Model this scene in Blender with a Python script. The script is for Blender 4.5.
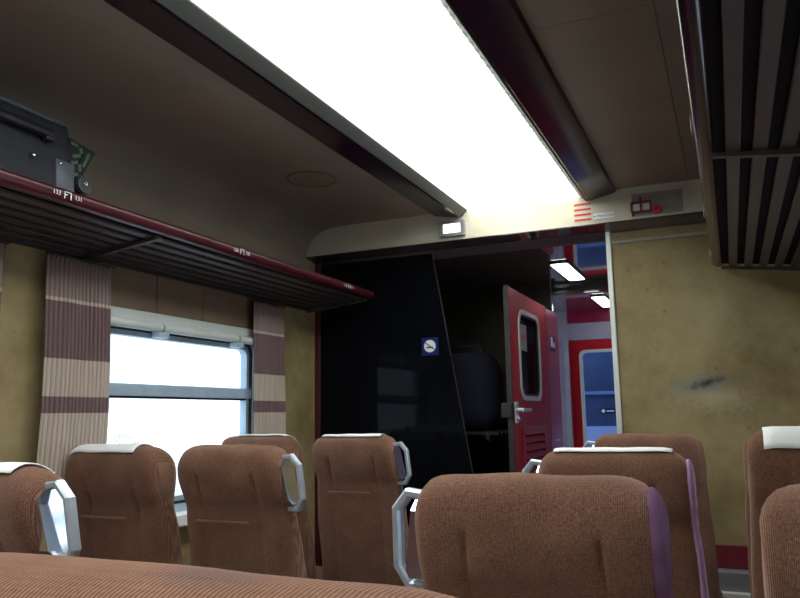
import bpy, bmesh, math, random
from mathutils import Matrix, Vector, noise
random.seed(7)
for o in list(bpy.data.objects): bpy.data.objects.remove(o)
SC = bpy.context.scene
COL = SC.collection
# ---------------------------------------------------------------- camera
def cam_axes(yaw, pitch, roll):
    y, p, r = map(math.radians, (yaw, pitch, roll))
    f = Vector((-math.sin(y)*math.cos(p), math.cos(y)*math.cos(p), math.sin(p)))
    rt = Vector((math.cos(y), math.sin(y), 0)); up = rt.cross(f)
    return rt*math.cos(r)+up*math.sin(r), -rt*math.sin(r)+up*math.cos(r), f
EYE = 1.26
cd = bpy.data.cameras.new('camera'); cam = bpy.data.objects.new('camera', cd); COL.objects.link(cam)
rt, up, fw = cam_axes(23.713, 8.937, -0.960)
cam.matrix_world = Matrix(((rt.x, up.x, -fw.x, 0), (rt.y, up.y, -fw.y, 0), (rt.z, up.z, -fw.z, EYE), (0, 0, 0, 1)))
cd.sensor_width = 36; cd.sensor_fit = 'HORIZONTAL'; cd.lens = 745.1/800*36; cd.clip_start = 0.02
SC.camera = cam
# ---------------------------------------------------------------- world, exposure
w = bpy.data.worlds.new('overcast_sky'); SC.world = w; w.use_nodes = True
w.node_tree.nodes['Background'].inputs[0].default_value = (0.80, 0.92, 1.0, 1)
w.node_tree.nodes['Background'].inputs[1].default_value = 3.6
vs = SC.view_settings
vs.view_transform = 'Standard'; vs.look = 'None'; vs.gamma = 1; vs.use_curve_mapping = False
vs.exposure = -0.2
PANEL = 7.5        # luminous ceiling panel
LOBBY = 7.0        # lamps of the passage and the vestibule
# ---------------------------------------------------------------- materials
def nt(name):
    m = bpy.data.materials.new(name); m.use_nodes = True
    n = m.node_tree.nodes; b = n['Principled BSDF']
    return m, n, m.node_tree.links, b
def mat(name, col, rough=.6, metal=0, col2=None, scale=6, detail=4, bump=0, bscale=60, spec=.5, coat=0):
    m, n, l, b = nt(name)
    b.inputs['Base Color'].default_value = (*col, 1); b.inputs['Roughness'].default_value = rough
    b.inputs['Metallic'].default_value = metal; b.inputs['Specular IOR Level'].default_value = spec
    b.inputs['Coat Weight'].default_value = coat
    g = n.new('ShaderNodeNewGeometry')
    if col2:
        t = n.new('ShaderNodeTexNoise'); t.inputs['Scale'].default_value = scale; t.inputs['Detail'].default_value = detail
        r = n.new('ShaderNodeValToRGB'); r.color_ramp.elements[0].position = .32; r.color_ramp.elements[1].position = .68
        r.color_ramp.elements[0].color = (*col, 1); r.color_ramp.elements[1].color = (*col2, 1)
        l.new(g.outputs['Position'], t.inputs['Vector']); l.new(t.outputs['Fac'], r.inputs[0]); l.new(r.outputs[0], b.inputs['Base Color'])
    if bump:
        t2 = n.new('ShaderNodeTexNoise'); t2.inputs['Scale'].default_value = bscale; t2.inputs['Detail'].default_value = 3
        bp = n.new('ShaderNodeBump'); bp.inputs['Strength'].default_value = bump; bp.inputs['Distance'].default_value = .004
        l.new(g.outputs['Position'], t2.inputs['Vector']); l.new(t2.outputs['Fac'], bp.inputs['Height']); l.new(bp.outputs[0], b.inputs['Normal'])
    return m
def emit(name, col, s):
    m, n, l, b = nt(name)
    b.inputs['Base Color'].default_value = (*[min(1, c) for c in col], 1)
    b.inputs['Emission Color'].default_value = (*col, 1); b.inputs['Emission Strength'].default_value = s
    return m
def fabric(name, stain=None, ribs=118, depth=.5, grain=(.62, 1.35), gain=1):
    m, n, l, b = nt(name)
    tc = n.new('ShaderNodeTexCoord')
    big = n.new('ShaderNodeTexNoise'); big.inputs['Scale'].default_value = 9; big.inputs['Detail'].default_value = 5
    l.new(tc.outputs['Object'], big.inputs['Vector'])
    r = n.new('ShaderNodeValToRGB'); r.color_ramp.elements[0].position = .3; r.color_ramp.elements[1].position = .72
    r.color_ramp.elements[0].color = (.165, .080, .050, 1); r.color_ramp.elements[1].color = (.250, .125, .080, 1)
    l.new(big.outputs['Fac'], r.inputs[0])
    wv = n.new('ShaderNodeTexWave'); wv.wave_type = 'BANDS'; wv.bands_direction = 'X'
    wv.inputs['Scale'].default_value = ribs; wv.inputs['Distortion'].default_value = .25; wv.inputs['Detail'].default_value = 1
    l.new(tc.outputs['Object'], wv.inputs['Vector'])
    wv2 = n.new('ShaderNodeTexWave'); wv2.wave_type = 'BANDS'; wv2.bands_direction = 'Z'
    wv2.inputs['Scale'].default_value = 140; wv2.inputs['Distortion'].default_value = .6
    l.new(tc.outputs['Object'], wv2.inputs['Vector'])
    mul = n.new('ShaderNodeMix'); mul.data_type = 'RGBA'; mul.blend_type = 'MULTIPLY'; mul.inputs[0].default_value = depth
    l.new(r.outputs[0], mul.inputs[6]); l.new(wv.outputs['Color'], mul.inputs[7])
    gr = n.new('ShaderNodeTexNoise'); gr.inputs['Scale'].default_value = 260; gr.inputs['Detail'].default_value = 2
    l.new(tc.outputs['Object'], gr.inputs['Vector'])
    gm = n.new('ShaderNodeMapRange'); gm.inputs[1].default_value = .3; gm.inputs[2].default_value = .7; gm.inputs[3].default_value = grain[0]; gm.inputs[4].default_value = grain[1]; l.new(gr.outputs['Fac'], gm.inputs[0])
    mg = n.new('ShaderNodeMix'); mg.data_type = 'RGBA'; mg.blend_type = 'MULTIPLY'; mg.inputs[0].default_value = 1; l.new(mul.outputs[2], mg.inputs[6]); l.new(gm.outputs[0], mg.inputs[7])
    out = mg.outputs[2]
    if stain:
        d = n.new('ShaderNodeVectorMath'); d.operation = 'MULTIPLY_ADD'
        d.inputs[1].default_value = (.8, 1.1, .7); d.inputs[2].default_value = [-.8*stain[0], -1.1*stain[1], -.7*stain[2]]
        l.new(tc.outputs['Object'], d.inputs[0])
        ln = n.new('ShaderNodeVectorMath'); ln.operation = 'LENGTH'; l.new(d.outputs[0], ln.inputs[0])
        ad = n.new('ShaderNodeMath'); ad.operation = 'MULTIPLY_ADD'; ad.inputs[1].default_value = .035; l.new(big.outputs['Fac'], ad.inputs[0]); l.new(ln.outputs['Value'], ad.inputs[2])
        mr = n.new('ShaderNodeMapRange'); mr.inputs[1].default_value = .028; mr.inputs[2].default_value = .056; mr.inputs[3].default_value = .6; mr.inputs[4].default_value = 0
        l.new(ad.outputs[0], mr.inputs[0])
        mx = n.new('ShaderNodeMix'); mx.data_type = 'RGBA'; l.new(mr.outputs[0], mx.inputs[0]); l.new(out, mx.inputs[6]); mx.inputs[7].default_value = (.10, .075, .085, 1)
        out = mx.outputs[2]
    l.new(out, b.inputs['Base Color'])
    b.inputs['Roughness'].default_value = .9; b.inputs['Specular IOR Level'].default_value = .15
    b.inputs['Sheen Weight'].default_value = .35; b.inputs['Sheen Roughness'].default_value = .5
    b.inputs['Sheen Tint'].default_value = (.9, .6, .5, 1)
    a = n.new('ShaderNodeMath'); a.operation = 'MULTIPLY_ADD'; a.inputs[1].default_value = .35
    l.new(wv2.outputs['Fac'], a.inputs[0]); l.new(wv.outputs['Fac'], a.inputs[2])
    bp = n.new('ShaderNodeBump'); bp.inputs['Strength'].default_value = .5; bp.inputs['Distance'].default_value = .0015
    l.new(a.outputs[0], bp.inputs['Height']); l.new(bp.outputs[0], b.inputs['Normal'])
    return m
def glass(name, tint, refl=.08, rough=.02, haze=0):
    m, n, l, b = nt(name); n.remove(b)
    o = n['Material Output']; t = n.new('ShaderNodeBsdfTransparent'); t.inputs[0].default_value = (*tint, 1)
    g = n.new('ShaderNodeBsdfGlossy'); g.inputs['Roughness'].default_value = rough; g.inputs[0].default_value = (.9, .95, 1, 1)
    fr = n.new('ShaderNodeFresnel'); fr.inputs[0].default_value = 1.45
    mm = n.new('ShaderNodeMath'); mm.operation = 'MULTIPLY'; mm.inputs[1].default_value = refl; l.new(fr.outputs[0], mm.inputs[0])
    mx = n.new('ShaderNodeMixShader'); l.new(mm.outputs[0], mx.inputs[0]); l.new(t.outputs[0], mx.inputs[1]); l.new(g.outputs[0], mx.inputs[2])
    dm = n.new('ShaderNodeMixShader'); df = n.new('ShaderNodeBsdfDiffuse'); df.inputs[0].default_value = (.25, .29, .42, 1); dm.inputs[0].default_value = haze  # bluish haze painted into the pane, lifting it from black
    l.new(mx.outputs[0], dm.inputs[1]); l.new(df.outputs[0], dm.inputs[2]); l.new(dm.outputs[0], o.inputs[0])
    return m
def stripes(name):
    m, n, l, b = nt(name)
    g = n.new('ShaderNodeNewGeometry'); s = n.new('ShaderNodeSeparateXYZ'); l.new(g.outputs['Position'], s.inputs[0])
    mr = n.new('ShaderNodeMapRange'); mr.inputs[1].default_value = .8; mr.inputs[2].default_value = 2.0; l.new(s.outputs[2], mr.inputs[0])
    r = n.new('ShaderNodeValToRGB'); r.color_ramp.interpolation = 'CONSTANT'
    cream = (.58, .48, .42, 1); mauve = (.215, .138, .150, 1); shaded_top = (.34, .255, .235, 1)  # uppermost band is painted darker for the shade under the rack
    e = r.color_ramp.elements; e[0].position = 0; e[0].color = cream; e[1].position = (1.289-.8)/1.2; e[1].color = mauve
    for z, c in ((1.350, cream), (1.491, mauve), (1.708, cream), (1.722, shaded_top)):
        x = e.new((z-.8)/1.2); x.color = c
    l.new(mr.outputs[0], r.inputs[0])
    wv = n.new('ShaderNodeTexNoise'); wv.inputs['Scale'].default_value = 1; mp = n.new('ShaderNodeMapping'); mp.inputs['Scale'].default_value = (40, 160, 2)
    l.new(g.outputs['Position'], mp.inputs[0]); l.new(mp.outputs[0], wv.inputs['Vector'])
    mx = n.new('ShaderNodeMix'); mx.data_type = 'RGBA'; mx.blend_type = 'MULTIPLY'; mx.inputs[0].default_value = .45
    l.new(r.outputs[0], mx.inputs[6]); l.new(wv.outputs['Fac'], mx.inputs[7]); l.new(mx.outputs[2], b.inputs['Base Color'])
    b.inputs['Roughness'].default_value = .9; b.inputs['Specular IOR Level'].default_value = .1
    return m
def tan_wall(name):
    m, n, l, b = nt(name)
    g = n.new('ShaderNodeNewGeometry')
    t = n.new('ShaderNodeTexNoise'); t.inputs['Scale'].default_value = 3.2; t.inputs['Detail'].default_value = 7; t.inputs['Roughness'].default_value = .65
    l.new(g.outputs['Position'], t.inputs['Vector'])
    r = n.new('ShaderNodeValToRGB'); e = r.color_ramp.elements
    e[0].position = .28; e[0].color = (.190, .134, .055, 1); e[1].position = .70; e[1].color = (.385, .308, .168, 1)
    l.new(t.outputs['Fac'], r.inputs[0])
    # dark pock marks
    v = n.new('ShaderNodeTexVoronoi'); v.inputs['Scale'].default_value = 8.5; l.new(g.outputs['Position'], v.inputs['Vector'])
    mr = n.new('ShaderNodeMapRange'); mr.inputs[1].default_value = .05; mr.inputs[2].default_value = .11; mr.inputs[3].default_value = .45; mr.inputs[4].default_value = 0; l.new(v.outputs['Distance'], mr.inputs[0])
    m1 = n.new('ShaderNodeMix'); m1.data_type = 'RGBA'; l.new(mr.outputs[0], m1.inputs[0]); l.new(r.outputs[0], m1.inputs[6]); m1.inputs[7].default_value = (.10, .075, .045, 1)
    # the scuff on the panel beside the aisle
    def blob(cx, cz, sx, sz, rot, amt, src, col):
        mp = n.new('ShaderNodeMapping'); mp.vector_type = 'TEXTURE'; mp.inputs['Location'].default_value = (cx, 4.03, cz); mp.inputs['Scale'].default_value = (sx, .3, sz); mp.inputs['Rotation'].default_value = (0, rot, 0)
        l.new(g.outputs['Position'], mp.inputs[0]); ln = n.new('ShaderNodeVectorMath'); ln.operation = 'LENGTH'; l.new(mp.outputs[0], ln.inputs[0])
        nn = n.new('ShaderNodeTexNoise'); nn.inputs['Scale'].default_value = 45; nn.inputs['Detail'].default_value = 5; l.new(g.outputs['Position'], nn.inputs['Vector'])
        a = n.new('ShaderNodeMath'); a.operation = 'MULTIPLY_ADD'; a.inputs[1].default_value = 1.1; l.new(nn.outputs['Fac'], a.inputs[0]); l.new(ln.outputs['Value'], a.inputs[2])
        q = n.new('ShaderNodeMapRange'); q.inputs[1].default_value = .6; q.inputs[2].default_value = 1.45; q.inputs[3].default_value = amt; q.inputs[4].default_value = 0; l.new(a.outputs[0], q.inputs[0])
        x = n.new('ShaderNodeMix'); x.data_type = 'RGBA'; l.new(q.outputs[0], x.inputs[0]); l.new(src, x.inputs[6]); x.inputs[7].default_value = (*col, 1)
        return x.outputs[2]
    c = blob(-.10, 1.335, .24, .10, .2, .8, m1.outputs[2], (.44, .38, .25))
    c = blob(-.130, 1.392, .24, .075, -.10, .85, c, (.17, .185, .16))
    c = blob(-.105, 1.402, .13, .028, -.28, 1, c, (.03, .045, .05))
    l.new(c, b.inputs['Base Color']); b.inputs['Roughness'].default_value = .62; b.inputs['Specular IOR Level'].default_value = .3
    return m
M = dict(
    fabric=fabric('brown_corduroy'), fabric_stain_lit=fabric('brown_corduroy_stained_lit', (.038, -.312, 1.17), 92, .62, (1.65, 2.2)),  # stained copy is also brightened, painting in the light from above
    mauve=mat('mauve_velour', (.125, .058, .110), .9, 0, (.18, .09, .16), 22, spec=.15), lilac=mat('lilac_piping', (.42, .24, .42), .8, 0, (.36, .2, .36), 14, spec=.2),
    cloth=mat('white_cotton', (.88, .89, .88), .9, 0, (.82, .84, .85), 20, bump=.2, bscale=90),
    alu=mat('cast_aluminium', (.60, .68, .77), .32, .55, (.52, .60, .69), 30),
    polish=mat('polished_steel', (.82, .87, .94), .12, 1),
    tan=tan_wall('mottled_tan_laminate'),
    ceil=mat('brown_grey_ceiling_laminate', (.265, .205, .155), .55, 0, (.315, .25, .19), 2.2, 6, .1, 140, spec=.3),
    ceil_groove=mat('ceiling_joint', (.06, .05, .04), .8),
    strip=mat('dark_maroon_gloss', (.020, .007, .016), .15, 0, (.028, .010, .022), 3, spec=.42),
    lip=mat('dark_grey_metal', (.045, .047, .045), .45, .3),
    beam=mat('cream_enamel', (.66, .62, .50), .45, 0, (.54, .49, .38), 3.5, 6, spec=.4),
    fascia=mat('brown_gloss_laminate', (.070, .052, .060), .10, 0, (.085, .064, .072), 3, spec=.9, coat=.8),
    lobby_ceil=mat('gloss_lobby_ceiling', (.100, .060, .078), .06, 0, (.12, .072, .09), 3, spec=1.0, coat=1.0),
    maroon=mat('maroon_paint', (.20, .022, .040), .32, 0, (.16, .016, .03), 8, coat=.2),
    rack=mat('dark_anodised_slat', (.088, .068, .066), .42, .25, (.066, .052, .056), 8),
    rack_dark=mat('dark_bracket', (.05, .042, .045), .45, .5),
    red=mat('red_paint', (.44, .008, .018), .42, 0, (.37, .006, .015), 4, spec=.22),
    purple=mat('dark_red_panel', (.30, .012, .055), .3, 0, (.26, .012, .05), 4),
    pale=mat('pale_lilac_enamel', (.36, .33, .42), .4, 0, (.30, .28, .37), 5),
    white_trim=mat('pale_aluminium_trim', (.60, .62, .60), .35, .3),
    steel=mat('window_metal', (.42, .54, .66), .4, .15, (.36, .47, .58), 12),
    rubber=mat('black_rubber', (.015, .015, .018), .6),
    blind=mat('pale_blind', (.58, .62, .60), .35, 0, (.52, .57, .56), 7),
    panel=mat('shaded_brown_panel', (.20, .135, .085), .55, 0, (.165, .11, .07), 6),  # wall tan-brown with the shade under the rack mixed in
    curtain=stripes('striped_curtain'),
    floor=mat('dark_red_floor', (.085, .030, .030), .55, 0, (.065, .028, .028), 12, bump=.1),
    grey=mat('grey_heater', (.32, .33, .36), .4, .4), white=mat('white_plastic', (.80, .80, .78), .4),
    clear=glass('clear_pane', (.97, .985, 1), .5), smoke=glass('smoked_pane', (.10, .11, .14), .15, .03, .016),
    blueglass=glass('blue_pane', (.50, .64, .90), .5),
    case=mat('charcoal_nylon', (.019, .021, .033), .7, 0, (.014, .016, .026), 30, bump=.4, bscale=300),
    case_trim=mat('slate_piping', (.09, .115, .155), .5), black=mat('black_plastic', (.015, .015, .02), .45),
    guard=mat('grey_corner_guard', (.085, .10, .13), .45), navy=mat('navy_cloth', (.006, .008, .026), .9, 0, (.004, .006, .018), 8),
    green=mat('green_print', (.022, .032, .028), .8, 0, (.030, .045, .036), 20), palegreen=mat('pale_green_print', (.14, .20, .15), .8),
    sign_red=mat('sign_red', (.62, .05, .04), .5), sign_blue=mat('sign_blue', (.006, .016, .12), .5, spec=.2), sign_white=mat('sign_white', (.85, .86, .9), .5),
    sign_grey=mat('sign_grey', (.30, .30, .29), .6), ink=mat('ink', (.03, .035, .05), .6), plaque=mat('worn_plaque', (.36, .33, .29), .6, 0, (.30, .27, .24), 25),
    nextcoach=mat('blue_coach_paint', (.095, .115, .165), .5, 0, (.13, .15, .20), 5), snow=mat('snow', (.85, .88, .92), .8, 0, (.8, .83, .88), 4),
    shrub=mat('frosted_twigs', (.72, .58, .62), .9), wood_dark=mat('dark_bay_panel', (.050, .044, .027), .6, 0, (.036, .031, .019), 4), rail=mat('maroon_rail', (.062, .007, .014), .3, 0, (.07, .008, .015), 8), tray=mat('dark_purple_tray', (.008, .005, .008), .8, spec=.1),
    panel_light=emit('luminous_panel', (.97, 1.0, .95), PANEL), lobby_light=emit('lobby_lamp', (.93, .97, 1.0), LOBBY), small_light=emit('emergency_lamp', (1, .93, .78), 2.2),
    fin=mat('white_louvre', (.86, .88, .84), .5),
)
# ---------------------------------------------------------------- mesh helpers
def add_box(bm, x0, x1, y0, y1, z0, z1, bev=0, seg=2):
    r = bmesh.ops.create_cube(bm, size=1, matrix=Matrix.Translation(((x0+x1)/2, (y0+y1)/2, (z0+z1)/2)) @ Matrix.Diagonal((x1-x0, y1-y0, z1-z0, 1)))
    if bev:
        ed = {e for v in r['verts'] for e in v.link_edges}
        bmesh.ops.bevel(bm, geom=list(ed), offset=bev, segments=seg, affect='EDGES', profile=.5)
def add_prism(bm, pts, axis, a, b):
    """polygon pts in the plane across axis, extruded a..b (axis 0,1,2)"""
    def P(p, t):
        return [(t, p[0], p[1]), (p[0], t, p[1]), (p[0], p[1], t)][axis]
    v0 = [bm.verts.new(P(p, a)) for p in pts]; v1 = [bm.verts.new(P(p, b)) for p in pts]
    n = len(pts)
    bm.faces.new(v0); bm.faces.new(v1[::-1])
    for i in range(n): bm.faces.new((v0[i], v1[i], v1[(i+1) % n], v0[(i+1) % n]))
def add_cyl(bm, c, r, h, axis=2, seg=24, r2=None):
    rot = {0: Matrix.Rotation(math.pi/2, 4, 'Y'), 1: Matrix.Rotation(math.pi/2, 4, 'X'), 2: Matrix.Identity(4)}[axis]
    bmesh.ops.create_cone(bm, cap_ends=True, segments=seg, radius1=r, radius2=r if r2 is None else r2, depth=h, matrix=Matrix.Translation(c) @ rot)
def rrect(x0, x1, z0, z1, r, n=5):
    out = []
    for cx, cz, a0 in ((x1-r, z1-r, 0), (x0+r, z1-r, 90), (x0+r, z0+r, 180), (x1-r, z0+r, 270)):
        for k in range(n+1):
            a = math.radians(a0+90*k/n); out.append((cx+r*math.cos(a), cz+r*math.sin(a)))
    return out
def add_ring(bm, outer, inner, axis, a, b):
    """frame between two outlines with the same number of points"""
    def P(p, t): return [(t, p[0], p[1]), (p[0], t, p[1]), (p[0], p[1], t)][axis]
    L = [[bm.verts.new(P(p, t)) for p in q] for q, t in ((outer, a), (inner, a), (inner, b), (outer, b))]
    n = len(outer)
    for j in range(4):
        A, B = L[j], L[(j+1) % 4]
        for i in range(n): bm.faces.new((A[i], A[(i+1) % n], B[(i+1) % n], B[i]))
def spline(pts, closed, m):
    out = []; n = len(pts)
    for i in range(n if closed else n-1):
        p = [Vector(pts[(i+k) % n]) if closed else Vector(pts[min(max(i+k, 0), n-1)]) for k in (-1, 0, 1, 2)]
        for j in range(m):
            t = j/m
            out.append(.5*((2*p[1])+(-p[0]+p[2])*t+(2*p[0]-5*p[1]+4*p[2]-p[3])*t*t+(-p[0]+3*p[1]-3*p[2]+p[3])*t**3))
    if not closed: out.append(Vector(pts[-1]))
    return out
def ob(name, bm, m, parent=None, smooth=False, auto=None):
    bmesh.ops.recalc_face_normals(bm, faces=bm.faces[:])
    me = bpy.data.meshes.new(name); bm.to_mesh(me); bm.free()
    if m: me.materials.append(M[m])
    if smooth:
        for p in me.polygons: p.use_smooth = True
    o = bpy.data.objects.new(name, me); COL.objects.link(o)
    if parent: o.parent = parent
    if auto:
        bpy.context.view_layer.objects.active = o
        me.set_sharp_from_angle(angle=math.radians(auto))
    return o
def B(name, m, parent, *boxes, bev=0):
    bm = bmesh.new()
    for b in boxes: add_box(bm, *b, bev=bev)
    return ob(name, bm, m, parent)
def tag(o, label, cat, group=None):
    o['label'] = label; o['category'] = cat
    if group: o['group'] = group
    return o
def thing(name, label, cat, loc=(0, 0, 0), group=None, rz=0):
    o = bpy.data.objects.new(name, None); o.empty_display_size = .05; COL.objects.link(o); o.location = loc; o.rotation_euler = (0, 0, rz)
    return tag(o, label, cat, group)
def struct(o, label):
    o['kind'] = 'structure'; o['label'] = label; return o
def root(name, label):
    o = bpy.data.objects.new(name, None); o.empty_display_size = .05; COL.objects.link(o); return struct(o, label)
def text(name, s, size, m, mw, parent=None, ext=.0004):
    c = bpy.data.curves.new(name, 'FONT'); c.body = s; c.size = size; c.extrude = ext; c.align_x = 'CENTER'; c.align_y = 'CENTER'; c.resolution_u = 2
    t = bpy.data.objects.new(name+'_src', c); COL.objects.link(t)
    dg = bpy.context.evaluated_depsgraph_get(); me = bpy.data.meshes.new_from_object(t.evaluated_get(dg))
    bpy.data.objects.remove(t); bpy.data.curves.remove(c)
    me.transform(mw); me.materials.clear(); me.materials.append(M[m])
    o = bpy.data.objects.new(name, me); COL.objects.link(o)
    if parent: o.parent = parent
    return o
FACE_CAM = Matrix.Rotation(math.pi/2, 4, 'X')          # text that faces -y
def at(x, y, z, R=FACE_CAM): return Matrix.Translation((x, y, z)) @ R
# ---------------------------------------------------------------- measures of the coach
XL, XR = -2.35, 0.49       # side walls
YB, YP = -2.6, 4.03        # back of the saloon, end partition
YBM = 3.90                 # front of the bulkhead beam
ZC, ZL = 2.41, 2.20        # saloon ceiling, passage ceiling
Y1, Y2 = 5.50, 6.92        # lintel, end wall
# ================================================================ STRUCTURE
struct(B('floor', 'floor', None, (XL-.1, XR+.1, YB-.1, Y2+.1, -.08, 0)), 'dark red floor covering of the coach')
WIN = [(2.26, 3.38), (.42, 1.54), (-1.42, -.30)]
ZW0, ZW1 = .855, 1.685
def side_wall(name, x0, x1, label, sgn):
    bm = bmesh.new()
    add_box(bm, x0, x1, YB, YP+.06, 0, ZW0); add_box(bm, x0, x1, YB, YP+.06, ZW1, 2.5)
    ys = [YP+.06]+[v for a, b in WIN for v in (b, a)]+[YB]
    for i in range(0, len(ys), 2): add_box(bm, x0, x1, ys[i+1], ys[i], ZW0, ZW1)
    return struct(ob(name, bm, 'tan', None), label)
wl = side_wall('wall_left', XL-.08, XL, 'tan laminate side wall with the curtained window', 1)
wr = side_wall('wall_right', XR, XR+.08, 'tan laminate side wall beside the window seats', -1)
# tan-brown panels above the windows, colour darkened for the rack's shade
for j, (a, b) in enumerate(WIN):
    cuts = [a-.02, a+(b-a)*.30, a+(b-a)*.59, b+.02] if j == 0 else [a-.02, (a+b)/2, b+.02]
    for i in range(len(cuts)-1):
        for par, x0, x1 in ((wl, XL-.005, XL+.012), (wr, XR-.012, XR+.005)):
            B('panel', 'panel', par, (x0, x1, cuts[i]+.003, cuts[i+1]-.003, 1.735, 1.94), bev=.003)
struct(B('wall_back', 'tan', None, (XL-.08, XR+.08, YB-.08, YB, 0, 2.5)), 'tan wall at the far end behind the viewer')
# ceiling: separate laminate panels either side of the light
cg = struct(B('ceiling', 'ceil_groove', None, (XL-.08, XR+.08, YB, YBM+.10, 2.445, 2.50)), 'brown grey laminate ceiling with panel joints')
def cove(x_wall, x_in, s):
    pts = [(x_wall+s*.004, 1.95), (x_wall+s*.006, 2.235), (x_wall+s*.014, 2.285), (x_wall+s*.05, 2.345), (x_wall+s*.11, 2.388), (x_wall+s*.19, 2.406), (x_wall+s*.32, ZC), (x_in, ZC)]
    return pts, [(x_in, ZC+.03), (x_wall+s*.20, ZC+.03), (x_wall-s*.02, ZC+.02), (x_wall-s*.02, 1.95)]
def ceil_side(x_wall, x_in, s, cuts):
    lo, hi = cove(x_wall, x_in, s)
    for i in range(len(cuts)-1):
        bm = bmesh.new(); add_prism(bm, lo+hi, 1, cuts[i]+.0012, cuts[i+1]-.0012)
        ob('ceiling_panel', bm, 'ceil', cg, True, 30)
ceil_side(XL, -1.489, 1, [YB, -.9, .95, YBM])
# on the right the flat part is split along its length as well
ceil_side(XR, -.115, -1, [YB, -.3, 1.57, 2.72, YBM])
for a, b in ((YB, .3), (.3, 2.10), (2.10, YBM)): B('ceiling_panel', 'ceil', cg, (-.475, -.1175, a+.0012, b-.0012, ZC, ZC+.03))
# luminous strip trims
def trim(name, xo, xi, label):
    s = 1 if xi > xo else -1
    xm = xi-s*.042
    bm = bmesh.new(); add_prism(bm, [(xo, ZC+.02), (xo, ZC-.008), (xo+s*.010, ZC-.018), (xm-s*.008, ZC-.044), (xm, ZC-.040), (xm, ZC+.02)], 1, YB, YBM-.004)
    o = struct(ob(name, bm, 'strip', None), label)
    bm = bmesh.new(); add_prism(bm, [(xm+s*.001, ZC+.02), (xm+s*.001, ZC-.041), (xm+s*.006, ZC-.043), (xi, ZC-.006), (xi, ZC+.02)], 1, YB, YBM-.004)
    ob('lip', bm, 'lip', o)
trim('trim_1', -1.492, -1.287, 'dark maroon gloss strip along the left edge of the luminous panel')
trim('trim_2', -.470, -.662, 'dark maroon gloss strip along the right edge of the luminous panel')
# bulkhead beam
bm = bmesh.new(); add_box(bm, XL, XR, YBM, YP+.03, 2.243, 2.50)
beam = struct(ob('trim_3', bm, 'beam', None), 'cream bulkhead beam above the end partition')
bm = bmesh.new(); add_prism(bm, [(YBM+.002, 2.2425), (YP+.04, 2.2425), (YP+.04, 2.18), (YP-.01, 2.2205), (YBM+.002, 2.238)], 0, XL, XR)
ob('soffit', bm, 'fascia', beam)
# end partition, right of the aisle
wp = struct(B('wall_end', 'tan', None, (-.53, XR, YP, YP+.05, 0, 2.22)), 'scuffed mottled tan partition right of the doorway')
B('edge_trim', 'white_trim', wp, (-.556, -.528, YP-.012, YP+.06, 0, 2.2205), bev=.004)
B('top_trim', 'plaque', wp, (-.528, XR, YP-.010, YP, 2.152, 2.166))
bb = struct(B('baseboard_end', 'maroon', None, (-.528, XR, YP-.022, YP, .52, .625), bev=.004), 'maroon dado rail on the tan end partition')
B('heater_casing', 'grey', bb, (-.528, XR, YP-.09, YP, .43, .517), bev=.006)
B('white_ledge', 'white', bb, (-.528, XR, YP-.12, YP, .405, .428), bev=.003)
B('kick_panel', 'maroon', bb, (-.528, XR, YP-.10, YP, 0, .404))
# passage, luggage bay, vestibule
lc = struct(B('ceiling_passage', 'lobby_ceil', None, (XL, XR, YP+.05, Y1, ZL, ZL+.04), (XL, XR, Y1+.08, Y2, ZL, ZL+.04)), 'glossy dark ceiling of the passage and vestibule')
struct(B('wall_passage', 'pale', None, (-.528, -.48, YP+.06, Y1, 0, ZL)), 'pale side wall of the passage behind the tan partition')
B('lintel', 'fascia', lc, (-1.6, -.2, Y1, Y1+.08, 2.134, ZL+.04))
B('lintel_moulding', 'rack_dark', lc, (-1.6, -.2, Y1-.012, Y1, 2.165, 2.185))
pw = struct(B('wall_jamb', 'purple', None, (-1.165, -1.124, 5.045, 5.41, 0, 1.975)), 'dark red jamb panel behind the open red door')
B('latch_bar', 'alu', pw, (-1.123, -1.112, 5.12, 5.26, 1.075, 1.085))
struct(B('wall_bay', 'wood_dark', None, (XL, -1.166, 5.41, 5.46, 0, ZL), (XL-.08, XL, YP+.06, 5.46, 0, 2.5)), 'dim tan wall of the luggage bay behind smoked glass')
struct(B('wall_vestibule_front', 'fascia', None, (XL, -1.17, 5.465, 5.5, 0, ZL), (-.48, XR, 5.42, 5.5, 0, ZL)), 'dark front wall of the vestibule')
we = struct(B('wall_vestibule_end', 'pale', None, (XL, -1.345, Y2, Y2+.06, 0, ZL), (-.53, XR, Y2, Y2+.06, 0, ZL), (-1.345, -.53, Y2, Y2+.06, 1.925, 2.08)), 'pale lilac end wall of the vestibule')
B('red_band', 'purple', we, (-1.345, -.53, Y2-.004, Y2+.06, 2.081, ZL))
B('door_jamb', 'pale', we, (-1.385, -1.345, Y2-.03, Y2+.02, 0, 1.95), bev=.004)
for nm, x0, x1 in (('wall_vestibule_left', XL-.08, XL), ('wall_vestibule_right', XR, XR+.08)):
    struct(B(nm, 'pale', None, (x0, x1, 5.465 if x0 < 0 else YP+.06, 5.75, 0, 2.5), (x0, x1, 6.65, Y2+.06, 0, 2.5), (x0, x1, 5.75, 6.65, 0, .75), (x0, x1, 5.75, 6.65, 2.0, 2.5)), 'pale vestibule side wall with a door window')
    B('pane', 'clear', bpy.data.objects[nm], ((x0+x1)/2-.003, (x0+x1)/2+.003, 5.752, 6.648, .752, 1.998))
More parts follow.
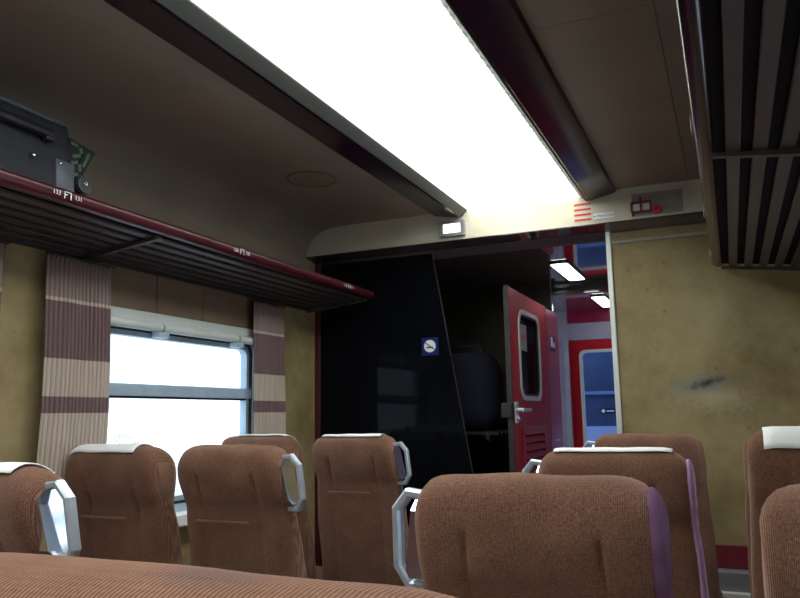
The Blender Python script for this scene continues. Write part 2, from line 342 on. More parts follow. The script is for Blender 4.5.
# end door with its window
d2 = root('door_2', 'red end door with a blue window in the vestibule')
bm = bmesh.new(); add_ring(bm, rrect(-1.342, -.533, .01, 1.922, .003), rrect(-1.245, -.63, .92, 1.822, .05), 1, Y2+.005, Y2+.045); ob('leaf', bm, 'red', d2)
bm = bmesh.new(); add_ring(bm, rrect(-1.255, -.62, .91, 1.832, .055), rrect(-1.228, -.647, .937, 1.805, .04), 1, Y2-.008, Y2+.05); ob('window_frame', bm, 'white_trim', d2)
pn = B('pane', 'blueglass', d2, (-1.229, -.646, Y2+.02, Y2+.026, .936, 1.806))
p = B('pane_sticker', 'sign_blue', d2, (-1.09, -.96, Y2+.015, Y2+.0195, 1.252, 1.30)); bm = bmesh.new(); add_cyl(bm, (-1.068, Y2+.0145, 1.276), .016, .001, 1); ob('sticker_disc', bm, 'sign_white', p)
B('sticker_line', 'sign_white', p, (-1.04, -.975, Y2+.0143, Y2+.015, 1.270, 1.280))
nc = root('wall_next_coach', 'blue end of the neighbouring coach beyond the end door window')
B('upper_panel', 'nextcoach', nc, (-2.3, .4, 7.55, 7.6, 1.13, 2.6)); B('lower_panel', 'snow', nc, (-2.3, .4, 7.50, 7.6, 0, 1.13)); B('cross_rail', 'steel', nc, (-2.3, .4, 7.53, 7.55, 1.44, 1.47))
# smoked glass screen left of the doorway
gs = thing('glass_screen', 'tall smoked glass screen between the left wall and the doorway', 'glass screen', (-1.9, YP, 0))
def W(o): o.matrix_parent_inverse = o.parent.matrix_basis.inverted(); return o
bm = bmesh.new(); add_prism(bm, [(-2.315, .05), (-1.20, .05), (-1.559-.004, 2.215), (-2.315, 2.215)], 1, YP+.002, YP+.010); W(ob('pane', bm, 'smoke', gs))
bm = bmesh.new(); add_prism(bm, [(-1.20, .05), (-1.1965, .05), (-1.5595, 2.215), (-1.563, 2.215)], 1, YP+.001, YP+.011); W(ob('ground_edge', bm, 'rack_dark', gs))
W(B('post', 'rail', gs, (XL, -2.315, YP-.012, YP+.04, 0, 2.219), bev=.004)); W(B('bottom_rail', 'maroon', gs, (-2.315, -1.195, YP-.01, YP+.03, 0, .05)))
# ================================================================ LUMINOUS PANEL
lp = thing('ceiling_light', 'long glowing white louvred ceiling light panel', 'ceiling light', (-.973, YBM-.01, ZC))
W(B('diffuser', 'panel_light', lp, (-1.284, -.663, YB, YBM-.004, ZC-.002, ZC+.02)))
y = 1.2; fin0 = None
while y < YBM-.02:
    if fin0 is None:
        fin0 = B('louvre_blade', 'fin', lp, (-1.225, -.650, -.002, .002, ZC-.0235, ZC-.003)); f = fin0
    else:
        f = fin0.copy(); COL.objects.link(f)
    f.matrix_parent_inverse = lp.matrix_basis.inverted(); f.location = (0, y, 0); y += .058
# ================================================================ WINDOWS (left, right)
def window(i, a, b, left):
    s = 1 if left else -1; xw = XL if left else XR
    r = root('window_%d' % i, 'overexposed coach window with a metal crossbar' if left else 'coach window beside the window seats')
    X = lambda u: xw+s*u
    def fr(o, inn, u0, u1, name, m, R=.06):
        bm = bmesh.new(); x0, x1 = sorted((X(u0), X(u1)))
        add_ring(bm, rrect(a+o, b-o, ZW0+o, ZW1-o, R), rrect(a+inn, b-inn, ZW0+inn, ZW1-inn, max(R-(inn-o)*.5, .01)), 0, x0, x1); return ob(name, bm, m, r)
    fr(-.012, .028, -.05, .010, 'frame', 'steel', .07); fr(.028, .040, -.045, .002, 'gasket', 'rubber', .05); fr(.040, .062, -.048, -.008, 'sash', 'steel', .05)
    x0, x1 = sorted((X(-.046), X(.004)))
    B('crossbar', 'steel', r, (x0, x1, a+.03, b-.03, 1.365, 1.418), bev=.006)
    x0, x1 = sorted((X(-.046), X(-.010))); B('crossbar_seal', 'rubber', r, (x0, x1, a+.05, b-.05, 1.356, 1.366))
    x0, x1 = sorted((X(-.033), X(-.027)))
    B('pane', 'clear', r, (x0, x1, a+.05, b-.05, ZW0+.05, 1.37)); B('pane', 'clear', r, (x0, x1, a+.05, b-.05, 1.41, ZW1-.05))
    x0, x1 = sorted((X(0), X(.085))); B('sill', 'white', r, (x0, x1, a-.06, b+.06, .792, .848), bev=.008)
    return r
for i, (a, b) in enumerate(WIN): window(i+1, a, b, True)
for i, (a, b) in enumerate(WIN): window(i+4, a, b, False)
# roller blind in the window in view
def blind(a, b, left, label):
    s = 1 if left else -1; xw = XL if left else XR
    t = thing('roller_blind', label, 'roller blind', (xw+s*.03, (a+b)/2, 1.64))
    x0, x1 = sorted((xw+s*.012, xw+s*.020)); W(B('back_plate', 'blind', t, (x0, x1, a-.02, b+.02, 1.655, 1.733)))
    for y0, y1 in ((a-.015, a+.34), (a+.352, b-.215), (b-.203, b+.015)):
        bm = bmesh.new(); add_cyl(bm, (xw+s*.034, (y0+y1)/2, 1.668), .020, y1-y0, 1, 20); W(ob('roller', bm, 'blind', t, True, 40))
    for yc in (a+.346, b-.209):
        x0, x1 = sorted((xw+s*.012, xw+s*.054)); W(B('bracket', 'steel', t, (x0, x1, yc-.035, yc+.035, 1.622, 1.648), bev=.004))
blind(*WIN[0], True, 'pale roller blind rolled up above the left window')
# curtains
def curtain(y0, y1, left, label, seed):
    s = 1 if left else -1; xw = XL if left else XR; rnd = random.Random(seed)
    n = int((y1-y0)/.0024); rows = [1.88, 1.86, 1.7, 1.5, 1.3, 1.1, .9, .74]
    k = 2*math.pi/.019; ph = rnd.random()*6; bm = bmesh.new(); G = []
    for zi, z in enumerate(rows):
        row = []
        for i in range(n+1):
            yy = y0+(y1-y0)*i/n; amp = .0065 if zi else .0035
            u = .062+amp*math.sin(k*(yy-y0)+ph+1.2*math.sin(11*yy+seed)+.12*zi)+.004*math.sin(37*yy+seed)
            row.append(bm.verts.new((xw+s*u, yy+(.010*math.sin(z*5+seed) if 0 < zi else 0)+(i/n-.5)*.016*(1.9-z), z)))
        G.append(row)
    for a in range(len(rows)-1):
        for i in range(n): bm.faces.new((G[a][i], G[a][i+1], G[a+1][i+1], G[a+1][i]))
    t = thing('curtain', label, 'curtain', (xw+s*.055, (y0+y1)/2, .74), 'striped coach curtains')
    o = W(ob('drape', bm, 'curtain', t, True)); md = o.modifiers.new('thickness', 'SOLIDIFY'); md.thickness = .003
    bm = bmesh.new(); add_cyl(bm, (xw+s*.062, (y0+y1)/2, 1.884), .005, y1-y0+.02, 1, 10); W(ob('rail', bm, 'rack_dark', t, True, 40))
curtain(1.962, 2.277, True, 'wide striped curtain at the near side of the left window', 1)
curtain(3.288, 3.570, True, 'narrow striped curtain between the left window and the smoked glass', 2)
curtain(1.50, 1.782, True, 'striped curtain edge at the far left of the picture', 3)
# ================================================================ LUGGAGE RACKS
def rack(xf, xw, label, zf, plates):
    s = 1 if xw > xf else -1      # towards the wall
    t = thing('luggage_rack', label, 'luggage rack', (xw, YBM, 1.91))
    y0, y1 = YB+.02, 3.955 if s < 0 else 3.975
    zb = 1.925
    prof = [(xf, zf-.008), (xf+s*.005, zf+.001), (xf+s*.014, zf+.004), (xf+s*.036, zf+.001), (xf+s*.046, zf-.010), (xf+s*.046, zf-.034), (xf+s*.030, zf-.042), (xf+s*.010, zf-.036), (xf+s*.002, zf-.024)]
    bm = bmesh.new(); add_prism(bm, [tuple(v) for v in spline(prof, True, 4)], 1, y0, y1); rail = W(ob('front_rail', bm, 'rail' if s < 0 else 'strip', t, True, 40))
    x_in = xf+s*.062; wd = abs(xw-x_in); n = int(wd/.062); pitch = wd/n; slope = (zf-.035-zb)/wd
    first = None
    for i in range(n):
        u = (i+.5)*pitch; xc = x_in+s*u; zc = zf-.035-slope*u
        if first is None:
            bm = bmesh.new(); add_box(bm, -.0185, .0185, y0, y1, -.007, .007, bev=.003, seg=1); first = ob('slat', bm, 'rack', t); q = first
        else: q = first.copy(); COL.objects.link(q)
        W(q); q.location = (xc, 0, zc); q.rotation_euler = (0, s*math.atan(slope), 0)
    for yb in (-1.51, .33, 2.17, y1-.02):
        bm = bmesh.new()
        add_prism(bm, [(x_in-s*.02, zf-.045), (xw, zb-.009), (xw, zb-.028), (xw-s*.06, zb-.024), (x_in-s*.02, zf-.055)], 1, yb-.011, yb+.011)
        W(ob('bracket', bm, 'rack', t))
    W(B('wall_rail', 'rack_dark', t, (*sorted((xw, xw-s*.03)), y0, y1, zb-.02, zb+.03)))
    bm = bmesh.new(); add_prism(bm, [(xf+s*.0465, zf-.027), (xw-s*.031, zb+.008), (xw-s*.031, zb+.012), (xf+s*.0465, zf-.023)], 1, y0, y1); W(ob('tray', bm, 'tray', t))
    # seat number plates on the rail, facing the aisle
    R = Matrix.Rotation(-s*math.pi/2, 4, 'Z') @ FACE_CAM
    for yy, a_, b_ in plates:
        xx = xf-s*.0032; d = -s
        for k, st in ((-1, a_), (1, b_)):
            g = W(text('seat_number', st, .021, 'sign_white', at(xx, yy+k*.043, zf-.019, R), t))
        bm = bmesh.new(); z0 = zf-.031; h = .024
        for bx in ((yy-.014, yy-.011, z0, z0+h), (yy+.011, yy+.014, z0, z0+h), (yy-.014, yy+.014, z0+h-.003, z0+h), (yy-.010, yy-.002, z0+.012, z0+.015)):
            add_box(bm, xx-.0008, xx+.0008, *bx)
        W(ob('seat_icon', bm, 'sign_white', t))
    return t
rack(-1.905, XL, 'long maroon edged slatted luggage rack above the left window', 1.997, [(1.69, '133', '131'), (2.63, '123', '121'), (3.63, '113', '111')])
rack(-.040, XR, 'dark slatted luggage rack above the right hand seats', 2.010, [(1.99, '135', '137'), (2.93, '125', '127'), (3.72, '115', '117')])
# ================================================================ SEATS
PROF = [(-.050, .40), (-.056, .62), (-.056, .84), (-.056, .935), (-.062, .968), (-.078, 1.005), (-.086, 1.06), (-.080, 1.115), (-.060, 1.150), (-.022, 1.165),
        (.022, 1.158), (.055, 1.130), (.068, 1.075), (.062, 1.01), (.048, .965), (.046, .92), (.062, .78), (.082, .58), (.078, .40)]
P2 = spline(PROF, False, 3)
def inset(poly, d):
    n = len(poly); out = []
    for i in range(n):
        a, b_, c = poly[i-1], poly[i], poly[(i+1) % n]
        t = (c-a).normalized(); nrm = Vector((t.y, -t.x))      # loop runs clockwise: inward on the right
        out.append(b_+nrm*d)
    return out
RT = math.tan(math.radians(9))
A0 = .212
def wz(z):
    ks = [(.40, 1.07), (.60, 1.07), (.80, 1.045), (.94, 1.012), (.975, 1.0), (1.02, 1.005), (1.10, 1.0), (1.17, .985)]
    for (z0, w0), (z1, w1) in zip(ks, ks[1:]):
        if z <= z1: return w0+(w1-w0)*max(0, (z-z0)/(z1-z0))
    return ks[-1][1]
def surf(x, p, lift=0):
    """station x across (-A0..A0), profile point p -> seat coordinates with recline"""
    e = max(0, (abs(x)/A0-.62)/.38); y, z = p
    if z > 1.05: z -= .020*e**2.4*min(1, (z-1.05)/.08)
    return Vector((x*wz(z), y-(z-.42)*RT, z+lift))
STN = [-1, -.985, -.95, -.89, -.80, -.70, -.62, -.585, -.55, -.515, -.48, -.4, -.28, -.13, 0, .13, .28, .4, .48, .515, .55, .585, .62, .70, .80, .89, .95, .985, 1]
def back_bm(seed, tucks=1):
    bm = bmesh.new(); loops = []; r = .034
    for s in STN:
        x = s*A0; d = max(0, (abs(x)-(A0-r))/r); ins = r*(1-math.sqrt(max(0, 1-d*d)))
        poly = inset(P2, ins) if ins > 1e-6 else P2
        row = []
        for p in poly:
            v = surf(x, p); q = noise.noise(Vector((v.x*9+seed*3.1, v.y*9, v.z*7)))
            q2 = noise.noise(Vector((v.x*26+seed, v.y*20, v.z*16)))
            # vertical tucks in the rear cover
            tuck = 0
            if p[0] < 0 and v.z < 1.07:
                for c in (-.55, .55): tuck += tucks*.022*math.exp(-((s-c)/.036)**2)*min(1, max(0, (1.085-v.z)/.04))*max(.25, min(1, (v.z-.90)/.08))*(.6+.4*math.sin(v.z*23+seed))
            if not tucks:
                q *= .25; q2 *= .4; e = max(0, (abs(s)-.62)/.38); v.z += .013*e**2.4*min(1, max(0, p[1]-1.05)/.08)
            v.y += q*.009+q2*.003+tuck; v.x += q*.005; v.z += q*.004 if v.z > 1.1 else 0
            row.append(bm.verts.new(v))
        loops.append(row)
    n = len(P2)
    for a, b_ in zip(loops, loops[1:]):
        for i in range(n): bm.faces.new((a[i], a[(i+1) % n], b_[(i+1) % n], b_[i]))
    bm.faces.new(loops[0]); bm.faces.new(loops[-1][::-1])
    return bm
def cover_bm(s0, s1, i0, i1, skew=0):
    """thin cotton sheet over the headrest, profile samples i0..i1"""
    bm = bmesh.new(); poly = inset(P2, -.0045); polo = inset(P2, -.0075); N = 14; lay = []
    for pl in (poly, polo):
        G = []
        for k in range(N+1):
            s = s0+(s1-s0)*k/N; row = []
            for i in range(i0, i1+1):
                v = surf(s*A0, pl[i]); v.z += .003*noise.noise(Vector((v.x*20, v.y*20+5, v.z*9))) + skew*s*(.5 if i == i0 else 0)
                row.append(bm.verts.new(v))
            G.append(row)
        lay.append(G)
    m = i1-i0
    for L in lay:
        for k in range(N):
            for i in range(m): bm.faces.new((L[k][i], L[k][i+1], L[k+1][i+1], L[k+1][i]))
    a, b_ = lay
    for k in range(N):
        for i in (0, m): bm.faces.new((a[k][i], a[k+1][i], b_[k+1][i], b_[k][i]))
    for i in range(m):
        for k in (0, N): bm.faces.new((a[k][i], a[k][i+1], b_[k][i+1], b_[k][i]))
    return bm
def handle_bm(side):
    path = [Vector(p) for p in ((-.016, 1.122), (.028, 1.128), (.054, 1.098), (.060, .992), (.040, .958), (-.016, .954))]
    bm = bmesh.new(); rings = []; wy, th = .014, .0085
    for i, p in enumerate(path):
        t1 = (path[i]-path[i-1]).normalized() if i else (path[1]-path[0]).normalized()
        t2 = (path[i+1]-path[i]).normalized() if i < len(path)-1 else t1
        nn = Vector((-(t1+t2).y, (t1+t2).x)).normalized(); k = 1/max(.5, nn.dot(Vector((-t1.y, t1.x))))
        ring = []
        for oy, on in ((-wy, -.5), (-wy*.6, -1), (wy*.6, -1), (wy, -.5), (wy, .5), (wy*.6, 1), (-wy*.6, 1), (-wy, .5)):
            q = p+nn*on*th*k; z = q.y
            ring.append(bm.verts.new((side*(A0-.004+q.x), oy-.012-(z-.42)*RT, z)))
        rings.append(ring)
    for a, b_ in zip(rings, rings[1:]):
        for i in range(8): bm.faces.new((a[i], a[(i+1) % 8], b_[(i+1) % 8], b_[i]))
    bm.faces.new(rings[0]); bm.faces.new(rings[-1][::-1])
    return bm
SEAT_N = [0]
def seat(x, y, label, handle=0, cover=None, mauve=0, dz=0, fab='fabric', g=1, tilt=0):
    """y is where the rear of the headrest stands"""
    SEAT_N[0] += 1; sd = SEAT_N[0]
    t = thing('train_seat', label, 'seat', (x, y+.086+.66*RT, 0), 'brown coach seats'); t.scale = (g, 1, 1)
    T = Matrix.Translation((0, 0, dz+.45)) @ Matrix.Rotation(math.radians(tilt), 4, 'X') @ Matrix.Translation((0, 0, -.45))
    def add(name, bm, m, par=t, sm=True, auto=None):
        bmesh.ops.transform(bm, matrix=T, verts=bm.verts[:]); return ob(name, bm, m, par, sm, auto)
    bk = add('backrest', back_bm(sd, 0 if tilt else 1), fab)
    # tailored seam under the headrest
    bm = bmesh.new(); add_box(bm, -.12, .10, -.057-.125, -.050-.125, .912, .922, bev=.003)
    add('seam', bm, 'fabric', bk, True, 40)
    if cover: add('headrest_cover', cover_bm(*cover), 'cloth')
    if mauve:
        bm = bmesh.new(); rows = []; rr = .034
        for q, off in ((.925 if not cover else .955, -.001), (.94 if not cover else .965, .004), (.97, .006), (.99, .006), (1.0, .005)):
            d = max(0, (q*A0-(A0-rr))/rr); ins = rr*(1-math.sqrt(max(0, 1-d*d)))
            rows.append([bm.verts.new(surf(mauve*q*A0, p)+Vector((mauve*off*d+.0015*math.sin(i*2.1)*d, 0, 0))) for i, p in enumerate(inset(P2, ins-off))])
        n = len(P2)
        for L, K in zip(rows, rows[1:]):
            for i in range(n): bm.faces.new((L[i], L[(i+1) % n], K[(i+1) % n], K[i]))
        bm.faces.new(rows[-1]); bm.faces.new(rows[0])
        add('side_panel', bm, 'lilac' if cover else 'mauve')
    if handle:
        h = add('grab_handle', handle_bm(handle), 'alu', t, False)
        bm = bmesh.new(); xs = handle*(A0-.001); pts = [(-.045, 1.10), (-.025, 1.118), (.012, 1.118), (.028, 1.10), (.028, .992), (.012, .974), (-.025, .974), (-.045, .992)]
        pts = [(p[0]-.010-(p[1]-.42)*RT, p[1]) for p in pts]
        lo = [bm.verts.new((xs-handle*.012, p[0], p[1])) for p in pts]; hi = [bm.verts.new((xs+handle*(.004+(1.118-p[1])*.176), p[0], p[1])) for p in pts]
        for q in range(8): bm.faces.new((lo[q], lo[(q+1) % 8], hi[(q+1) % 8], hi[q]))
        bm.faces.new(hi); bm.faces.new(lo); add('handle_plate', bm, 'polish', h, False)
    # cushion, armrests, pedestal (below what the photograph shows)
    bm = bmesh.new(); add_box(bm, -.222, .222, .03, .52, .34, .47, bev=.04, seg=4); ob('cushion', bm, fab, t, True)
    for s in ([handle] if handle else []):
        bm = bmesh.new(); add_box(bm, s*.228-.018, s*.228+.018, .02, .36, .585, .625, bev=.012, seg=3); add_box(bm, s*.228-.012, s*.228+.012, .30, .34, .36, .60, bev=.004); ob('armrest', bm, 'rail', t, False, 40)
    bm = bmesh.new(); add_box(bm, -.16, .16, .10, .42, 0, .34, bev=.015); ob('pedestal', bm, 'grey', t)
    return t
XA, XAW, XB, XBW = -1.560, -2.056, -.332, .235
G = .95
seat(XA, 1.14, 'brown aisle seat at the lower left with white headcloth and shiny handle', 1, (-.9, .70, 24, 36), g=G)
seat(XA, 2.07, 'brown aisle seat without headcloth in front of the window, handle on its right', 1, None, dz=.008, g=G)
seat(-1.580, 3.00, 'brown seat with white headcloth in front of the smoked glass', 1, (-.75, .72, 25, 36), dz=.012, g=G)
seat(XAW, 1.14, 'brown window seat on the left, nearest the viewer of its column', 0, (-.8, .7, 24, 36), g=G)
seat(XAW, 2.05, 'brown window seat with white headcloth by the wide curtain', 0, (-.95, .62, 23, 36), dz=.006, g=G)
seat(-2.085, 2.98, 'brown window seat mostly hidden behind another, below the narrow curtain', 0, (-.6, .85, 26, 36), dz=.014, g=G)
seat(XB, .50, 'corduroy seat back with a grey stain, closest to the viewer', 0, None, fab='fabric_stain_lit', tilt=18, dz=.076)
seat(XB, 1.255, 'brown seat back in the lower centre, mauve side, aluminium handle at left', -1, None, mauve=1, dz=-.010)
seat(XB, 2.21, 'brown seat with white headcloth and lilac edge in front of the red door', -1, (-.78, .80, 25, 36, .004), mauve=1, dz=-.012)
seat(XB, 3.18, 'brown seat farthest back against the tan partition, handle by the doorway', -1, None, dz=.008)
seat(XBW, 1.17, 'brown seat back cut off at the lower right corner', 0, None, dz=-.008)
seat(XBW, 2.21, 'brown seat at the right edge with a white headcloth hanging over its back', 0, (-.80, .98, 21, 36), dz=.045)
seat(XBW, 3.18, 'brown window seat on the right, between the hanging headcloth and tan partition', 0, None)
# ================================================================ THINGS ON THE BEAM
lm = thing('emergency_lamp', 'small lit emergency lamp in a grey frame on the cream beam', 'lamp', (-1.377, YBM, 2.304))
bm = bmesh.new(); add_ring(bm, rrect(-1.452, -1.302, 2.260, 2.348, .004, 2), rrect(-1.428, -1.324, 2.278, 2.332, .004, 2), 1, YBM-.028, YBM); W(ob('frame', bm, 'grey', lm))
W(B('lens', 'small_light', lm, (-1.430, -1.322, YBM-.022, YBM-.004, 2.276, 2.334), bev=.004)); W(B('backing', 'guard', lm, (-1.452, -1.302, YBM-.004, YBM-.0005, 2.26, 2.348)))
sg = thing('bar_sticker', 'sticker of four red bars on the cream beam', 'sticker', (-.648, YBM, 2.31))
W(B('base', 'beam', sg, (-.700, -.597, YBM-.0015, YBM-.0002, 2.258, 2.362)))
for z in (2.353, 2.325, 2.297, 2.269): W(B('red_bar', 'sign_red', sg, (-.692, -.604, YBM-.003, YBM-.0015, z-.0055, z+.0055)))
np_ = thing('name_plate', 'small pale metal plate with dark lettering on the cream beam', 'plate', (-.54, YBM, 2.278))
W(B('plate', 'sign_white', np_, (-.592, -.487, YBM-.006, YBM-.0005, 2.263, 2.294), bev=.002)); W(text('lettering', 'MANTA', .021, 'ink', at(-.538, YBM-.0065, 2.278), np_))
for s in (-.586, -.494):
    bm = bmesh.new(); add_cyl(bm, (s, YBM-.006, 2.2785), .004, .004, 1, 12); W(ob('screw', bm, 'lip', np_))
eb = thing('emergency_brake', 'red framed emergency brake with round red knob on the beam', 'emergency brake', (-.33, YBM, 2.30))
W(B('plaque', 'plaque', eb, (-.395, -.150, YBM-.003, YBM-.0003, 2.253, 2.372)))
for i in range(6): W(B('plaque_line', 'sign_grey', eb, (-.255+.01*(i % 2), -.165-.02*(i % 3), YBM-.004, YBM-.003, 2.352-.015*i, 2.356-.015*i)))
W(B('plaque_mark', 'sign_grey', eb, (-.36, -.35, YBM-.004, YBM-.003, 2.336, 2.352)))
bm = bmesh.new(); add_ring(bm, rrect(-.402, -.298, 2.268, 2.328, .010, 3), rrect(-.392, -.308, 2.278, 2.318, .006, 3), 1, YBM-.022, YBM-.006); W(ob('red_frame', bm, 'maroon', eb))
W(B('window_insert', 'sign_white', eb, (-.391, -.309, YBM-.010, YBM-.003, 2.279, 2.317)))
W(B('pull_bar', 'maroon', eb, (-.356, -.347, YBM-.024, YBM-.010, 2.278, 2.350)))
W(B('hinge', 'lip', eb, (-.398, -.386, YBM-.018, YBM-.003, 2.254, 2.268)))
bm = bmesh.new(); add_cyl(bm, (-.274, YBM-.012, 2.280), .026, .022, 1, 24, .022); k = W(ob('knob', bm, 'sign_red', eb, True, 40)); bm = bmesh.new(); add_cyl(bm, (-.274, YBM-.025, 2.280), .010, .006, 1, 16); W(ob('knob_centre', bm, 'maroon', eb))
# speaker grille in the ceiling
sp = thing('ceiling_speaker', 'round flush speaker grille in the left ceiling', 'speaker', (-1.79, 3.03, ZC))
bm = bmesh.new(); circ = lambda r: [(r*math.cos(a*math.pi/20)-1.79, r*math.sin(a*math.pi/20)+3.03) for a in range(40)]
add_ring(bm, circ(.122), circ(.108), 2, ZC-.007, ZC-.0002); W(ob('rim', bm, 'panel', sp)); bm = bmesh.new(); add_cyl(bm, (-1.79, 3.03, ZC-.002), .108, .0035, 2, 40); W(ob('grille', bm, 'ceil', sp))
for r in (.03, .06, .085): bm = bmesh.new(); add_ring(bm, circ(r), circ(r-.006), 2, ZC-.005, ZC-.0037); W(ob('grille_ring', bm, 'panel', sp))
# no smoking sign on the glass
ns = thing('no_smoking_sign', 'blue square no smoking sign stuck on the smoked glass', 'sign', (-1.585, YP, 1.658))
W(B('plate', 'sign_blue', ns, (-1.637, -1.533, YP-.001, YP+.0015, 1.606, 1.710)))
bm = bmesh.new(); add_cyl(bm, (-1.585, YP-.0015, 1.660), .036, .001, 1, 28); W(ob('disc', bm, 'sign_white', ns))
o = W(B('cigarette', 'ink', ns, (-.022, .020, -.0008, .0004, -.005, .003))); o.location = (-1.585, YP-.0025, 1.653)
o = W(B('slash', 'ink', ns, (-.034, .034, -.0008, .0004, -.003, .003))); o.location = (-1.585, YP-.003, 1.660); o.rotation_euler = (0, math.radians(38), 0)
# ================================================================ DOOR AND PASSAGE LAMPS
dr = root('door_1', 'open red door with a rounded window, lever handle and louvre vent')
X0, X1 = -1.152, -1.124
bm = bmesh.new(); add_ring(bm, rrect(4.105, 5.03, .012, 1.985, .003), rrect(4.30, 4.80, 1.355, 1.870, .085), 0, X0, X1); ob('leaf', bm, 'red', dr)
bm = bmesh.new(); add_ring(bm, rrect(4.285, 4.815, 1.340, 1.885, .095), rrect(4.312, 4.788, 1.367, 1.858, .075), 0, X0-.004, X1+.006); ob('window_frame', bm, 'white_trim', dr)
bm = bmesh.new(); add_ring(bm, rrect(4.312, 4.788, 1.367, 1.858, .075), rrect(4.325, 4.775, 1.380, 1.845, .065), 0, X0+.006, X1-.003); ob('gasket', bm, 'rubber', dr)
B('pane', 'smoke', dr, (-1.142, -1.137, 4.315, 4.785, 1.37, 1.855))
B('pane_notice', 'sign_grey', dr, (-1.1365, -1.135, 4.36, 4.52, 1.64, 1.80)); B('notice_bar', 'sign_red', dr, (-1.1348, -1.1338, 4.375, 4.505, 1.715, 1.735))
B('edge_strip', 'rack_dark', dr, (X0-.002, X1+.002, 4.092, 4.106, .012, 1.99), bev=.002)
for z in (1.1, 1.35, 1.5, 1.65, 1.8, 1.93):
    bm = bmesh.new(); add_cyl(bm, (-1.138, 4.0915, z), .005, .004, 1, 10); ob('screw', bm, 'rubber', dr)
lk = B('lock_case', 'rubber', dr, (X0-.035, X1+.002, 4.075, 4.125, 1.24, 1.325), bev=.006)
hd = B('lever_plate', 'alu', dr, (X1+.001, X1+.010, 4.13, 4.19, 1.21, 1.33), bev=.003)
bm = bmesh.new(); add_cyl(bm, (X1+.025, 4.16, 1.285), .011, .04, 0, 14); add_box(bm, X1+.035, X1+.050, 4.15, 4.34, 1.272, 1.294, bev=.005); ob('lever', bm, 'alu', hd, False, 40)
bm = bmesh.new(); add_cyl(bm, (X1+.012, 4.16, 1.235), .012, .02, 0, 14); ob('key_cylinder', bm, 'polish', hd, True, 40)
bm = bmesh.new(); add_ring(bm, rrect(4.29, 4.82, .55, 1.185, .004, 2), rrect(4.312, 4.798, .572, 1.163, .004, 2), 0, X1, X1+.010); vf = ob('vent_frame', bm, 'purple', dr)
z = .585; v0 = None
while z < 1.14:
    if v0 is None:
        bm = bmesh.new(); add_prism(bm, [(X1+.001, .034), (X1+.004, .036), (X1+.016, .004), (X1+.013, 0)], 1, 4.312, 4.798); v0 = ob('vent_blade', bm, 'red', vf); q = v0
    else: q = v0.copy(); COL.objects.link(q)
    q.location.z = z; z += .046
B('vent_backing', 'rubber', vf, (X1, X1+.0012, 4.312, 4.798, .572, 1.163))
ps = thing('door_sign', 'small blue and white sign on the dark red jamb panel', 'sign', (-1.124, 5.19, 1.75))
W(B('plate', 'sign_blue', ps, (-1.1235, -1.1215, 5.14, 5.28, 1.69, 1.80))); W(B('white_field', 'sign_white', ps, (-1.1213, -1.1205, 5.145, 5.20, 1.72, 1.79))); W(B('mark', 'sign_white', ps, (-1.1213, -1.1205, 5.225, 5.26, 1.715, 1.755)))
def lamp(y0, y1, label):
    t = thing('ceiling_lamp', label, 'ceiling lamp', (-.932, (y0+y1)/2, ZL), 'passage ceiling lamps')
    bm = bmesh.new(); add_ring(bm, rrect(-.995, -.868, y0-.012, y1+.012, .02), rrect(-.984, -.879, y0, y1, .014), 2, ZL-.012, ZL-.0005); W(ob('frame', bm, 'lip', t))
    bm = bmesh.new(); add_prism(bm, rrect(-.983, -.880, y0+.001, y1-.001, .014), 2, ZL-.016, ZL-.001); W(ob('diffuser', bm, 'lobby_light', t))
lamp(4.605, 5.225, 'lit oblong lamp in the passage ceiling before the lintel')
lamp(6.10, 6.72, 'lit oblong lamp in the vestibule ceiling beyond the lintel')
# luggage bay behind the glass
sh = thing('luggage_shelf', 'dark luggage shelf behind the smoked glass', 'shelf', (-1.85, 5.40, 1.14))
for i in range(6): W(B('slat', 'rack_dark', sh, (-2.34, -1.33, 4.50+.09*i, 4.55+.09*i, 1.136, 1.156)))
for x in (-2.30, -1.40): W(B('bracket', 'rack_dark', sh, (x-.012, x+.012, 4.50, 5.41, 1.105, 1.136)))
bg = thing('travel_bag', 'dark navy rounded bag behind the smoked glass', 'bag', (-1.57, 4.62, 1.162))
bm = bmesh.new(); bmesh.ops.create_uvsphere(bm, u_segments=28, v_segments=18, radius=1)
for v in bm.verts:
    c = v.co; f = lambda a, e: math.copysign(abs(a)**e, a)
    v.co = Vector((-1.58+.225*f(c.x, .6), 4.66+.16*f(c.y, .6), 1.162+.25+.25*f(c.z, .62)+.03*c.x*c.z))
W(ob('body', bm, 'navy', bg, True))
bm = bmesh.new(); add_ring(bm, rrect(-1.70, -1.46, 1.60, 1.72, .05), rrect(-1.68, -1.48, 1.58, 1.70, .045), 1, 4.65, 4.68); W(ob('strap', bm, 'black', bg))
# ================================================================ LUGGAGE ON THE LEFT RACK
sc = thing('suitcase', 'charcoal soft suitcase with handle, studs and wheels on the left rack', 'suitcase', (-2.12, 1.4, 1.99))
Z0 = 1.968
bm = bmesh.new(); add_box(bm, -2.285, -1.962, 1.03, 1.765, Z0, Z0+.282, bev=.034, seg=4); W(ob('body', bm, 'case', sc, True, 50))
for xx, zz in ((-1.975, Z0+.268), (-2.04, Z0+.278)):
    bm = bmesh.new(); add_box(bm, xx-.011, xx+.011, 1.06, 1.735, zz-.006, zz+.012, bev=.006); W(ob('piping', bm, 'case_trim', sc, True, 40))
bm = bmesh.new(); add_box(bm, -1.953, -1.925, 1.28, 1.66, Z0+.185, Z0+.213, bev=.010, seg=3); add_box(bm, -1.960, -1.930, 1.63, 1.665, Z0+.175, Z0+.221, bev=.008); add_box(bm, -1.960, -1.930, 1.27, 1.305, Z0+.175, Z0+.221, bev=.008); W(ob('carry_handle', bm, 'black', sc, True, 40))
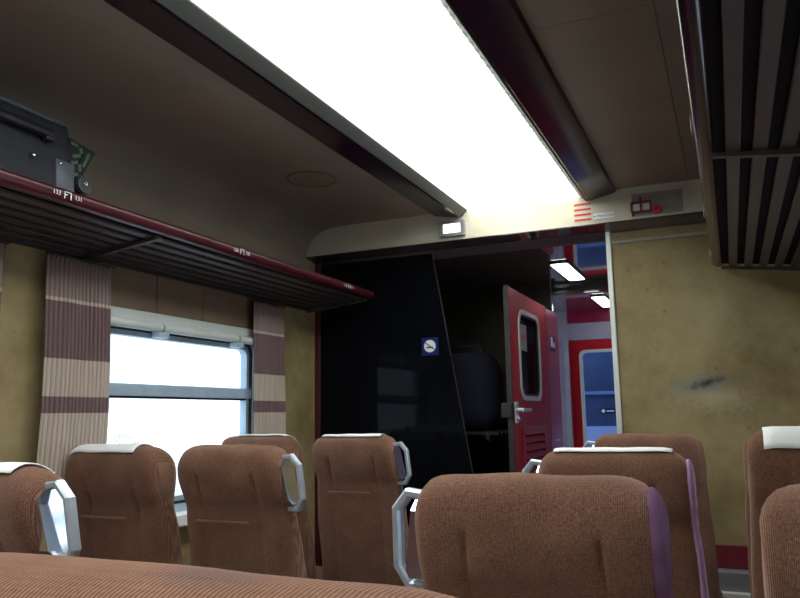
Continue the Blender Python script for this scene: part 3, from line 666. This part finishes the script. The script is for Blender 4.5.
for yy in (1.30, 1.465, 1.60):
    bm = bmesh.new(); bmesh.ops.create_uvsphere(bm, u_segments=14, v_segments=8, radius=.008, matrix=Matrix.Translation((-1.953, yy, Z0+.115))); W(ob('stud', bm, 'polish', sc, True))
bm = bmesh.new(); add_box(bm, -2.0, -1.955, 1.690, 1.768, Z0+.030, Z0+.138, bev=.008); gd = W(ob('corner_guard', bm, 'guard', sc, True, 40))
bm = bmesh.new(); bmesh.ops.create_uvsphere(bm, u_segments=14, v_segments=8, radius=.006, matrix=Matrix.Translation((-1.953, 1.705, Z0+.120))); o = ob('stud', bm, 'polish', sc, True); W(o)
bm = bmesh.new(); add_cyl(bm, (-1.962, 1.800, Z0+.072), .036, .034, 0, 24); bmesh.ops.bevel(bm, geom=bm.edges[:], offset=.006, segments=2, affect='EDGES'); W(ob('wheel', bm, 'black', sc, True, 50))
bm = bmesh.new(); add_cyl(bm, (-1.944, 1.800, Z0+.076), .008, .006, 0, 14); W(ob('wheel_hub', bm, 'polish', sc, True, 40))
sc.rotation_euler = (0, -.07, 0)
gb = thing('patterned_bag', 'dark green bag with pale print poking out behind the suitcase', 'bag', (-2.10, 1.80, 1.965))
bm = bmesh.new(); add_prism(bm, [(1.785, 1.985), (1.86, 1.985), (1.875, 2.10), (1.958, 2.235), (1.785, 2.262)], 0, -2.13, -2.07); bmesh.ops.bevel(bm, geom=bm.edges[:], offset=.004, segments=1, affect='EDGES'); W(ob('body', bm, 'green', gb))
def printed(pts):
    bm = bmesh.new()
    for (a0, a1), (b0, b1) in zip(pts, pts[1:]):
        d = Vector((b0-a0, b1-a1)).normalized()*.006; n = Vector((-d.y, d.x))
        add_prism(bm, [(a0+n.x-d.x, a1+n.y-d.y), (b0+n.x+d.x, b1+n.y+d.y), (b0-n.x+d.x, b1-n.y+d.y), (a0-n.x-d.x, a1-n.y-d.y)], 0, -2.0695, -2.068)
    W(ob('print', bm, 'palegreen', gb))
printed([(1.845, 2.235), (1.88, 2.235), (1.89, 2.205), (1.855, 2.19)]); printed([(1.85, 2.165), (1.88, 2.175), (1.885, 2.135), (1.855, 2.12)]); printed([(1.92, 2.215), (1.90, 2.17)])
# ================================================================ OUTSIDE
struct(B('ground_outside', 'snow', None, (-40, XL-.3, -20, 40, -1.25, -1.2)), 'snow covered ground outside the windows')
for i, (yy, r) in enumerate(((13.0, .9), (14.6, .6))):
    bm = bmesh.new(); rnd = random.Random(i)
    for k in range(260):
        a = rnd.random()*6.28; h = rnd.random()*2.1; rr = r*(1-.3*abs(h-1))*math.sqrt(rnd.random())
        c = Vector((-14+rr*math.cos(a), yy+rr*math.sin(a), -1.2+h)); d = Vector((rnd.uniform(-1, 1), rnd.uniform(-1, 1), rnd.uniform(.2, 1))).normalized()*.25
        n = d.orthogonal().normalized()*.02; n2 = d.cross(n).normalized()*.02
        bs = [bm.verts.new(c+q) for q in (n, -n*.5+n2, -n*.5-n2)]; tp = bm.verts.new(c+d); bm.faces.new(bs)
        for j in range(3): bm.faces.new((bs[j], bs[(j+1) % 3], tp))
    add_cyl(bm, (-14, yy, -.7), .04, 1.0, 2, 8)
    tag(ob('frosted_shrub', bm, 'shrub', None), ['frosted pinkish shrub seen low through the left window', 'smaller frosted shrub farther along outside the left window'][i], 'shrub', 'shrubs outside')
